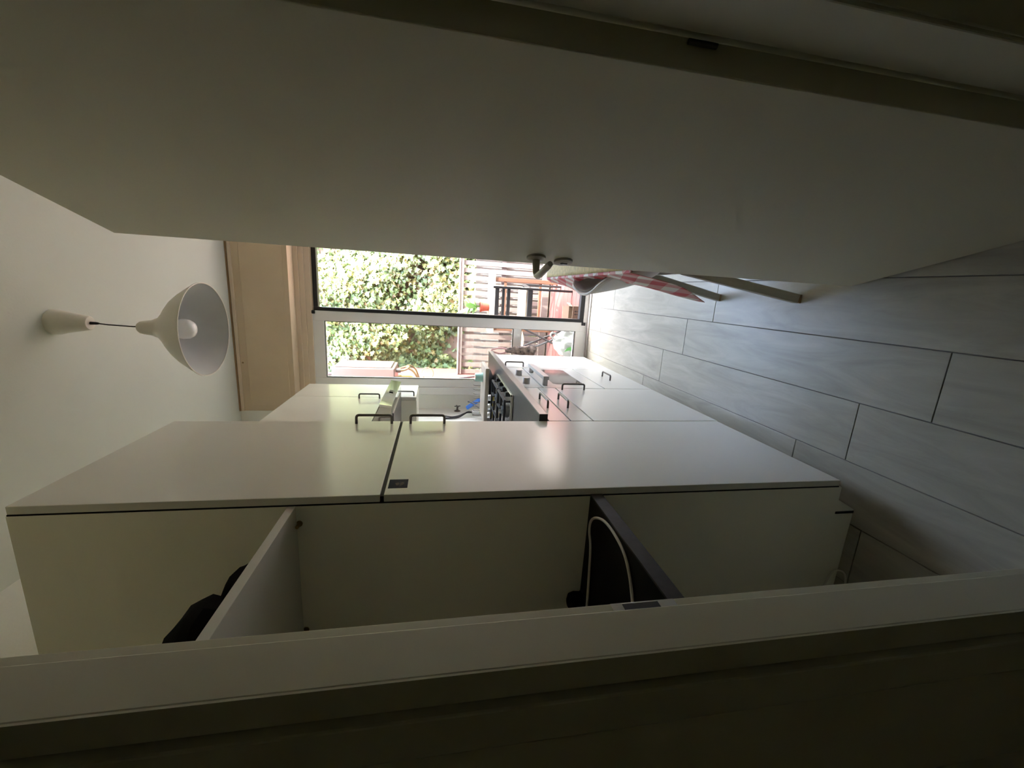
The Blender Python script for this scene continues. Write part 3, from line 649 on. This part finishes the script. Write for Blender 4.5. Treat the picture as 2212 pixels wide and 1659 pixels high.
# patterned bag hanging from a hook at the end of the units
hk = thing('hanging_bag', (-0.50, 3.43, 0.60), 'dark patterned cloth bag hanging on the end of the worktop by the window', 'bag')
part('hook', MB().tube([(-0.515,3.396,0.905),(-0.512,3.412,0.900),(-0.508,3.424,0.898),(-0.506,3.430,0.910)], 0.004, 8), 'pewter', hk, smooth=True)
part('strap', MB().tube(smooth_path([(-0.485,3.44,0.76),(-0.476,3.436,0.82),(-0.500,3.432,0.897),(-0.522,3.436,0.82),(-0.512,3.44,0.76)]), 0.007, 8), 'bag_pink', hk, smooth=True)
def bagfn(u, v):
    a = 2*math.pi*u; z = 0.770 - 0.275*v; w = 0.020 + 0.032*v - 0.012*max(0, v-0.85)/0.15
    k = 1 + 0.14*math.sin(3*a+7*v) + 0.08*math.sin(7*a-9*v)
    if v >= 0.999: w *= 0.3
    return (-0.497 + 0.012*v + math.cos(a)*w*k, 3.446 + math.sin(a)*w*0.75*k, z)
part('bag_body', MB().grid(bagfn, 22, 14), 'bag_print', hk, smooth=True)

# ------------------------------------------------------------------ dining table and tub chair on the right
TX0, TX1, TY0, TY1, TZ = 0.088, 0.80, 1.27, 2.335, 0.735
tb = thing('dining_table', (0.44, 1.8, 0), 'white dining table half hidden behind the open door', 'table')
part('table_top', MB().box(TX0, TX1, TY0, TY1, TZ-0.022, TZ), 'table_white', tb, bevel=0.004)
for x in (0.42, TX1-0.05):
    for y in (TY0+0.06, TY1-0.06):
        part('leg', MB().bar((x,y,0.0), (x,y,TZ-0.022), 0.045, 0.045, (0,1,0)), 'table_white', tb, bevel=0.003)
part('apron', MB().box(0.40, TX1-0.03, TY0+0.05, TY1-0.05, TZ-0.07, TZ-0.022), 'table_white', tb)
def sstep(t): t = min(1, max(0, t)); return t*t*(3-2*t)
def drop(y):
    a = max(0.0, 1-abs(y-1.43)/0.20)*0.38
    b = max(0.0, 1-abs(y-2.10)/0.20)*0.13
    return 0.035 + max(a, b)
LT = TX1-TX0
def clothfn(u, v):
    y = TY0+0.002 + (TY1-TY0+0.004)*u; dr = drop(y)
    if v < 0.5: return (TX1-0.004 - (LT+0.002)*(v/0.5), y, TZ+0.0025)
    s = (v-0.5)/0.5*dr
    rip = 0.010*math.sin(28*(y-1.27))*min(1, s/0.1)
    return (TX0-0.006 - (0.18+0.28*sstep((y-1.75)/0.2))*s + rip*0.6, y + 0.1*s*math.sin(9*y), TZ+0.0025 - s*0.97)
def clothuv(u, v):
    y = TY0 + (TY1-TY0)*u
    s = (LT*(v/0.5)) if v < 0.5 else LT + (v-0.5)/0.5*drop(y)
    q = 10.0; return ((y*0.92+s*0.38)*q, (s*0.92-y*0.38)*q)
tc_ = part('tablecloth', MB().grid(clothfn, 70, 44, clothuv), 'gingham', None, smooth=True, thick=0.0015)
tag(tc_, 'red and white checked cloth hanging over the dining table edge', 'tablecloth')
def matfn(u, v):
    return (TX0+0.004 + 0.44*u, TY0+0.01 + (TY1-TY0-0.02)*v, TZ+0.0065 + 0.0016*math.sin(v*math.pi*2*62)*(1 if int(u*28) % 2 else -1))
pm = part('placemat', MB().grid(matfn, 28, 248), 'mat_yellow', None, smooth=True, thick=0.002)
tag(pm, 'yellow woven table mat covering the checked cloth', 'table mat')
ch = thing('tub_chair', (0.30, 1.60, 0), 'beige plastic tub chair with splayed legs pushed against the dining table', 'chair')
def sstep(t): t = min(1, max(0, t)); return t*t*(3-2*t)
def shell(u, v):
    ph = math.radians(-76 + 152*u); ad = abs(math.degrees(ph))
    rim = Vector((0.008 + 0.355*(1-math.cos(ph)), 1.735 + 0.355*math.sin(ph)*0.97, 0.724 - 0.155*sstep((ad-24)/46)))
    bas = Vector((0.245 - 0.12*math.cos(ph*1.15), 1.66 + 0.17*math.sin(ph*1.15), 0.452))
    h = v**0.70; k = v**1.5
    return (bas.x+(rim.x-bas.x)*h, bas.y+(rim.y-bas.y)*h, bas.z+(rim.z-bas.z)*k)
part('shell', MB().grid(shell, 44, 16), 'table_white', ch, smooth=True, thick=0.007)
def inner_shade(u, v):
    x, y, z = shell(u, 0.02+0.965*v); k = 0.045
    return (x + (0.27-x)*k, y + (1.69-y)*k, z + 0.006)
part('inner_shade', MB().grid(inner_shade, 44, 16), 'chair_shade_brown', ch, smooth=True, thick=0.002)  # interior shade painted as a darker inner skin
part('shell_rim', MB().tube([shell(k/44, 1.0) for k in range(45)], 0.0065, 8), 'table_white', ch, smooth=True)
part('seat', MB().lathe([(0,0.0),(0.14,0.0),(0.175,0.010),(0.175,0.018),(0.14,0.010),(0,0.008)], (0.29, 1.66, 0.445), (0,0,1), 36), 'chair_plastic', ch, smooth=True)
part('under_frame', MB().bar((0.12,1.45,0.435),(0.12,1.83,0.435),0.03,0.02).bar((0.50,1.45,0.435),(0.50,1.83,0.435),0.03,0.02).bar((0.12,1.64,0.435),(0.50,1.64,0.435),0.03,0.02), 'chair_leg', ch)
for (bx, by, tx, ty) in ((0.036,1.370,0.118,1.455),(0.030,1.825,0.118,1.80),(0.56,1.37,0.48,1.455),(0.56,1.825,0.48,1.80)):
    part('leg', MB().bar((bx,by,0.004),(tx,ty,0.446),0.034,0.030,(0,1,0)), 'chair_leg', ch, bevel=0.004)
    part('foot_pad', MB().box(bx-0.016,bx+0.016,by-0.016,by+0.016,0.0005,0.006), 'brown_trim', ch)

# ------------------------------------------------------------------ terrace
DZ = -0.06
struct('ground', MB().box(-6, 6, YW+0.2, 12, -0.40, -0.13), 'ground', label='bare earth under the terrace deck', cat='ground')
struct('terrace_base', MB().box(-1.09, 4.0, YW+0.13, 5.30, -0.13, DZ-0.022), 'soil', label='dark joists under the red deck boards', cat='deck base')
pav = struct('bounce_paving', None, None, loc=(2.3, 4.5, DZ), label='unseen stone paving added beside the timber deck to bounce neutral light indoors', cat='paving')  # out of view, added to throw neutral light onto the ceiling
pv = make_mesh('bounce_slab', MB().box(-0.294, 0.294, -0.238, 0.238, -0.03, 0.0), 'paving', bevel=0.003)
for i in range(5):
    for j in range(3):
        o = bpy.data.objects.new('bounce_slab', pv); COL.objects.link(o); o.location = (0.94+i*0.6-2.3, YW+0.445+j*0.484-4.5, 0); o.parent = pav
deck = struct('terrace_deck', None, None, loc=(0, 4.4, DZ), label='reddish brown timber terrace deck outside the window', cat='deck')
bm_ = make_mesh('deck_board', MB().box(-0.86, 0.86, -0.069, 0.069, -0.022, 0.0), 'deck_red', bevel=0.003)
y = YW+0.205
while y < 5.2:
    o = bpy.data.objects.new('deck_board', bm_); COL.objects.link(o); o.location = (-0.225, y-4.4, 0); o.parent = deck; y += 0.144
w = MB(); w.box(-1.25, -1.09, YW+0.2, 5.62, -0.13, 2.56)
struct('wall_terrace', w, 'wall_red', label='red painted side wall of the terrace', cat='wall')
struct('wall_garden', MB().box(-4.5, 4.5, 6.10, 6.30, -0.13, 3.25), 'back_wall', label='brown wall overgrown by climbing plants', cat='wall')

# fence: brown pickets with top rail, white round-topped pickets behind
fen = thing('picket_fence', (0, 5.28, DZ), 'brown slatted fence with white round topped pickets along the terrace edge', 'fence')
part('top_rail', MB().box(-1.085, 3.4, 5.235, 5.285, 1.035, 1.078), 'fence_brown', fen, bevel=0.004)
part('sunlit_top', MB().box(-1.085, 3.4, 5.225, 5.30, 1.078, 1.092), 'fence_white', fen, bevel=0.004)  # white puts the sunlit top of the rail into the colour
part('mid_rail', MB().box(-1.085, 3.4, 5.282, 5.30, 0.50, 0.56), 'fence_brown', fen, bevel=0.003)
part('bottom_rail', MB().box(-1.085, 3.4, 5.225, 5.30, DZ, 0.03), 'fence_brown', fen, bevel=0.003)
pk = make_mesh('picket', MB().box(-0.027, 0.027, -0.011, 0.011, 0.0, 1.005), 'fence_brown', bevel=0.002)
poly = [(-0.020,0.0),(0.020,0.0),(0.020,0.925)] + [(0.020*math.cos(a),0.925+0.020*math.sin(a)) for a in [k*math.pi/8 for k in range(1,8)]] + [(-0.020,0.925)]
pw = make_mesh('white_picket', MB().prism(poly, 1, -0.009, 0.009), 'fence_white')
x = -1.05; i = 0
while x < 3.3:
    o = bpy.data.objects.new('picket', pk); COL.objects.link(o); o.location = (x, 5.265-5.28, 0.031-DZ); o.parent = fen
    o = bpy.data.objects.new('white_picket', pw); COL.objects.link(o); o.location = (x-0.041, 5.33-5.28, 0.0); o.parent = fen
    x += 0.0915; i += 1
part('back_rail', MB().box(-1.085, 3.4, 5.34, 5.36, 0.72, 0.77), 'fence_white', fen, bevel=0.002)
part('back_rail', MB().box(-1.085, 3.4, 5.34, 5.36, 0.15, 0.20), 'fence_white', fen, bevel=0.002)

# climbing plant: nearest leaves as single parts, the mass as one foliage mesh
LEAF = [(0,-0.50),(0.10,-0.30),(0.40,-0.36),(0.30,-0.10),(0.52,0.10),(0.24,0.14),(0.18,0.30),(0.0,0.60),(-0.18,0.30),(-0.24,0.14),(-0.52,0.10),(-0.30,-0.10),(-0.40,-0.36),(-0.10,-0.30)]
def leaf_geo(fold):
    v = [Vector((0, 0, 0.0))] + [Vector((x, y, -fold*(abs(x)*0.5 + y*y*0.4))) for x, y in LEAF]
    n = len(LEAF); f = [(0, 1+i, 1+(i+1) % n) for i in range(n)]
    return v, f
leaf_v = [leaf_geo(f) for f in (0.25, 0.5, 0.8)]
ivy = thing('climbing_plant', (-0.3, 6.0, -0.13), 'dense pale green ivy covering the wall behind the fence', 'climbing plant')
leaf_me = []
for v, f in leaf_v:
    mb = MB(); mb.v = v; mb.f = f; leaf_me.append(make_mesh('leaf', mb, 'ivy_leaf', fixn=False))
def leaf_rot(r):
    # leaf normal mostly towards the terrace and up, tip hanging
    nrm = Vector((r.gauss(0, 0.45), -1.0 + r.gauss(0, 0.3), r.uniform(-0.1, 1.2))).normalized()
    q = nrm.to_track_quat('Z', 'Y'); return q.to_matrix() @ Matrix.Rotation(r.uniform(0, 6.28), 3, 'Z')
def surf(x, z): return 5.92 - 0.16*math.sin(2.3*x+1.1*z) - 0.13*math.sin(1.7*z-2.9*x+1) - 0.07*math.sin(6*x+3*z) - 0.06*z
bare = [(-0.10, 1.75, 0.42, 0.14, -0.35), (0.22, 1.55, 0.22, 0.10, 0.2), (-0.75, 1.7, 0.18, 0.08, 0.0), (-0.45, 2.9, 0.25, 0.08, 0.3)]
def in_bare(x, z):
    for bx, bz, a, b, t in bare:
        dx, dz = x-bx, z-bz; ux = dx*math.cos(t)+dz*math.sin(t); uz = -dx*math.sin(t)+dz*math.cos(t)
        if (ux/a)**2 + (uz/b)**2 < 1: return True
    return False
r = random.Random(11); cnt = 0
while cnt < 300:
    x, z = r.uniform(-1.25, 0.62), r.uniform(0.95, 3.25)
    if in_bare(x, z): continue
    o = bpy.data.objects.new('leaf', leaf_me[cnt % 3]); COL.objects.link(o)
    sc_ = r.uniform(0.07, 0.10); M = leaf_rot(r).to_4x4()
    o.rotation_euler = M.to_euler(); o.scale = (sc_, sc_, sc_); o.parent = ivy
    o.location = Vector((x, surf(x, z)-r.uniform(0.03, 0.10), z)) - Vector(ivy.location); cnt += 1
mb = MB(); vs = []; fs = []
for k in range(40000):
    if r.random() < 0.42: x, z = r.uniform(-1.5, 0.9), r.uniform(-0.1, 3.35)
    else: x, z = r.uniform(-4.4, 4.4), r.uniform(-0.1, 3.35)
    if in_bare(x, z) and r.random() < 0.7: continue
    M = leaf_rot(r); sc_ = r.uniform(0.05, 0.095); p = Vector((x, surf(x, z) + abs(r.gauss(0, 0.12)), z)); b = len(vs)
    v, f = leaf_v[k % 3]
    vs += [M @ (q*sc_) + p for q in v]; fs += [tuple(b+i for i in t) for t in f]
mb.v = vs; mb.f = fs
fol = part('foliage', mb, 'ivy_leaf', ivy, fixn=False); fol['kind'] = 'stuff'
for k in range(16):
    x = r.uniform(-1.4, 0.9); p = []; z = -0.12
    while z < 3.4:
        p.append((x, surf(x, z)+0.12, z)); x += r.uniform(-0.10, 0.10); z += 0.22
    part('vine_stem', MB().tube(p, 0.011, 6), 'stem', ivy, smooth=True)

# water heater on the terrace wall
wh = thing('water_heater', (-0.99, 4.7, 1.8), 'pinkish white gas water heater mounted high on the red terrace wall', 'water heater')
part('casing', MB().box(-1.088, -0.888, 4.50, 4.92, 1.80, 2.45), 'boiler', wh, bevel=0.012)
part('front_cover', MB().box(-0.888, -0.876, 4.52, 4.90, 1.84, 2.42), 'boiler', wh, bevel=0.006)
part('vent', MB().box(-1.06, -1.00, 4.494, 4.50, 2.36, 2.42), 'boiler_dark', wh, bevel=0.002)
part('flue', MB().tube([(-0.98,4.62,2.45),(-0.98,4.60,2.54),(-0.975,4.58,2.60)], 0.02, 10), 'boiler_dark', wh, smooth=True)
part('regulator', MB().lathe([(0,0),(0.022,0.0),(0.026,0.02),(0.02,0.05),(0,0.055)], (-0.93, 4.62, 1.745), (0,0,1), 14), 'boiler_dark', wh, smooth=True)
part('pipe', MB().tube(smooth_path([(-0.95,4.66,1.80),(-0.93,4.67,1.70),(-0.90,4.70,1.66),(-0.92,4.76,1.69),(-0.97,4.78,1.62),(-1.06,4.78,1.56),(-1.088,4.78,1.55)]), 0.011, 8), 'copper', wh, smooth=True)
part('pipe', MB().tube(smooth_path([(-0.95,4.80,1.80),(-0.92,4.80,1.71),(-0.91,4.84,1.66),(-0.96,4.87,1.60),(-1.088,4.88,1.55)]), 0.010, 8), 'copper', wh, smooth=True)
part('pipe', MB().tube(smooth_path([(-1.0,4.58,1.80),(-0.99,4.58,1.70),(-1.0,4.585,1.62),(-1.088,4.60,1.58)]), 0.012, 8), 'yellow_paint', wh, smooth=True)
part('gas_tap', MB().box(-1.03,-0.975,4.555,4.60,1.735,1.765), 'yellow_paint', wh, bevel=0.004)
part('filling_hose', MB().tube([(-1.03+0.07*math.sin(a),5.0+0.05*math.cos(a)*0.3,1.46+0.07*math.cos(a)) for a in [k*math.pi/8 for k in range(15)]], 0.0045, 6), 'copper', wh, smooth=True)
rp = thing('pole_with_blue_grip', (-1.0, 5.15, DZ), 'grey broom pole with a dark blue grip leaning on the red wall', 'pole')
pa, pb = Vector((-0.965, 5.19, DZ)), Vector((-1.062, 4.70, 1.345)); dv = (pb-pa).normalized()
part('pole', MB().tube([pa, pb], 0.013, 10), 'pole_grey', rp, smooth=True)
part('grip', MB().tube([pb-dv*0.14, pb-dv*0.03], 0.0185, 12), 'blue_dark', rp, smooth=True)
part('hanger_loop', MB().tube([pb+Vector((0,0.012*math.cos(a),0.012+0.014*math.sin(a))) for a in [k*math.pi/5 for k in range(11)]], 0.0025, 6), 'pewter', rp, smooth=True)

# garden table, bench, plant, chair
gt = thing('garden_table', (-0.15, 4.97, DZ), 'pale topped wooden garden table on the terrace', 'table')
for i, (y0, y1) in enumerate(((4.84,4.925),(4.93,5.015),(5.02,5.105))):
    part('top_board', MB().box(-0.50, 0.20, y0, y1, 0.690, 0.746), 'pale_wood', gt, bevel=0.004)
for x in (0.134, -0.44):
    for y in (4.875, 5.07): part('leg', MB().box(x-0.022, x+0.022, y-0.022, y+0.022, DZ, 0.690), 'orange_wood', gt, bevel=0.003)
    part('stretcher', MB().box(x-0.014, x+0.014, 4.897, 5.048, 0.18, 0.22), 'orange_wood', gt, bevel=0.002)
part('stretcher', MB().box(-0.418, 0.112, 4.862, 4.888, 0.555, 0.585), 'orange_wood', gt, bevel=0.002)
part('stretcher', MB().box(-0.418, 0.112, 4.862, 4.888, 0.13, 0.16), 'orange_wood', gt, bevel=0.002)
pp = thing('potted_plant', (-0.195, 4.94, 0.746), 'leafy green plant in a terracotta pot on the garden table', 'potted plant')
part('pot', MB().lathe([(0,0),(0.040,0),(0.043,0.003),(0.054,0.085),(0.060,0.088),(0.061,0.108),(0.055,0.108),(0.050,0.09),(0,0.09)], (-0.195, 4.94, 0.7465), (0,0,1), 26), 'terracotta', pp, smooth=True)
part('soil', MB().lathe([(0,0.0),(0.052,0.0),(0.052,0.006),(0,0.01)], (-0.195, 4.94, 0.8355), (0,0,1), 20), 'soil', pp, smooth=True)
rl = random.Random(4)
for k in range(15):
    a = k*2.4 + rl.uniform(-.3,.3); L = rl.uniform(0.17, 0.27); tilt = rl.uniform(0.3, 1.25); wd = rl.uniform(0.032, 0.05)
    stemh = rl.uniform(0.03, 0.12)
    def lf(u, v, a=a, L=L, tilt=tilt, wd=wd, stemh=stemh):
        s = u*L; ww = wd*math.sin(math.pi*min(1, u*0.93+0.05))**0.8*(v-0.5)*2
        rad = 0.012 + s*math.sin(tilt) + 0.02*u; z = stemh + s*math.cos(tilt) - 0.11*u*u*tilt - 0.15*abs(ww)
        return (-0.195 + rad*math.cos(a) - ww*math.sin(a), 4.94 + rad*math.sin(a) + ww*math.cos(a), 0.852 + z)
    le = part('leaf', MB().grid(lf, 8, 4), 'houseplant_leaf', pp, smooth=True, fixn=False)
    part('leaf_stalk', MB().tube([(-0.195,4.94,0.842),(-0.195+0.012*math.cos(a),4.94+0.012*math.sin(a),0.854+stemh)], 0.003, 6), 'plant_leaf', le)
gc = thing('garden_chair', (-0.13, 4.47, DZ), 'black slatted garden chair with a cream cushion seen from behind', 'chair')
Y0 = 4.27; Y1 = 4.70
for z0, z1 in ((0.728,0.770),(0.668,0.698),(0.610,0.645)):
    part('back_slat', MB().box(-0.288, 0.026, Y0-0.010, Y0+0.010, z0, z1), 'chair_black', gc, bevel=0.003)
for x in (0.038, -0.300):
    part('back_post', MB().box(x-0.012, x+0.012, Y0-0.014, Y0+0.014, DZ, 0.79), 'chair_black', gc, bevel=0.003)
    xf = x + (0.048 if x > 0 else -0.02)
    part('front_leg', MB().box(xf-0.012, xf+0.012, Y1-0.014, Y1+0.014, DZ, 0.40), 'chair_black', gc, bevel=0.003)
    part('side_rail', MB().bar((x,Y0+0.014,0.385),(xf,Y1-0.014,0.385), 0.020, 0.032), 'chair_black', gc, bevel=0.002)
part('seat_rail', MB().box(-0.288, 0.026, Y0-0.012, Y0+0.012, 0.372, 0.425), 'chair_black', gc, bevel=0.003)
part('seat_rail', MB().box(-0.308, 0.074, Y1-0.012, Y1+0.012, 0.368, 0.40), 'chair_black', gc, bevel=0.003)
part('cushion', MB().box(-0.285, 0.055, Y0+0.02, Y1-0.005, 0.404, 0.446), 'pale_wood', gc, bevel=0.012)
bx = thing('cardboard_box', (-0.17, 4.02, DZ), 'open brown cardboard box printed with two arrows on the deck', 'box')
b = MB(); b.box(-0.237,-0.104,3.96,3.964,DZ+0.002,0.022); b.box(-0.237,-0.104,4.086,4.09,DZ+0.002,0.022); b.box(-0.237,-0.233,3.964,4.086,DZ+0.002,0.022); b.box(-0.108,-0.104,3.964,4.086,DZ+0.002,0.022); b.box(-0.233,-0.108,3.964,4.086,DZ+0.002,DZ+0.006)
part('box_walls', b, 'cardboard', bx)
part('flap', MB().prism([(4.086,0.022),(4.090,0.022),(4.105,0.085),(4.101,0.085)], 0, -0.235, -0.106), 'cardboard_light', bx)
part('flap', MB().prism([(-0.108,0.022),(-0.104,0.022),(-0.075,0.05),(-0.079,0.05)], 1, 3.965, 4.085), 'cardboard_light', bx)
for xc in (-0.155, -0.185):
    part('printed_arrow', MB().prism([(xc-0.003,-0.045),(xc+0.003,-0.045),(xc+0.003,-0.012),(xc+0.010,-0.012),(xc,0.006),(xc-0.010,-0.012),(xc-0.003,-0.012)], 1, 3.9592, 3.96), 'print_black', bx)
# folding stool with striped canvas, plastic bag
fs_ = thing('folding_stool', (-0.46, 4.10, DZ), 'folding stool with striped canvas seat and crossed dark legs behind the glass', 'stool')
for y in (4.0, 4.26):
    part('cross_leg', MB().tube([(-0.345,y,0.515),(-0.60,y,DZ)], 0.010, 10), 'pole_grey', fs_, smooth=True)
    part('cross_leg', MB().tube([(-0.60,y+0.022,0.515),(-0.345,y+0.022,DZ)], 0.010, 10), 'pole_grey', fs_, smooth=True)
for x in (-0.345, -0.60):
    part('seat_rail', MB().tube([(x,3.985,0.52),(x,4.295,0.52)], 0.010, 10), 'pole_grey', fs_, smooth=True)
part('canvas', MB().grid(lambda u, v: (-0.345-0.255*u, 3.99+0.30*v, 0.530-0.035*math.sin(math.pi*u)), 14, 6, lambda u, v: (v*0.30, u)), 'stripe_canvas', fs_, smooth=True, thick=0.003)
pbg = thing('plastic_bag', (-0.46, 3.87, DZ), 'crumpled white plastic bag with a green print on the deck behind the glass', 'bag')
def pbag(u, v):
    a = 2*math.pi*u; z = DZ+0.002 + 0.275*v
    w = (0.75+0.35*math.sin(math.pi*min(1, v*0.9+0.12)))*(1-0.45*max(0, v-0.72)/0.28)
    k = 1 + 0.10*math.sin(5*a+6*v) + 0.07*math.sin(9*a-11*v+1) + 0.05*math.sin(14*a+5*v)
    if v > 0.999: w = 0.02
    if v < 0.001: w = 0.02; z = DZ+0.001
    return (-0.465 + math.cos(a)*w*0.115*k, 3.875 + math.sin(a)*w*0.08*k, z + 0.012*math.sin(4*a)*(1 if v > 0.8 else 0))
part('bag_body', MB().grid(pbag, 48, 20), 'poly_bag', pbg, smooth=True)
part('bag_handle', MB().tube(smooth_path([(-0.44,3.87,0.20),(-0.40,3.865,0.255),(-0.365,3.865,0.24),(-0.39,3.87,0.185)]), 0.008, 8), 'poly_bag', pbg, smooth=True)
part('green_print', MB().prism([(-0.54,0.13),(-0.50,0.10),(-0.485,0.04),(-0.515,0.01),(-0.545,0.03),(-0.525,0.08)], 1, 3.782, 3.786), 'bag_green', pbg, bevel=0.001)
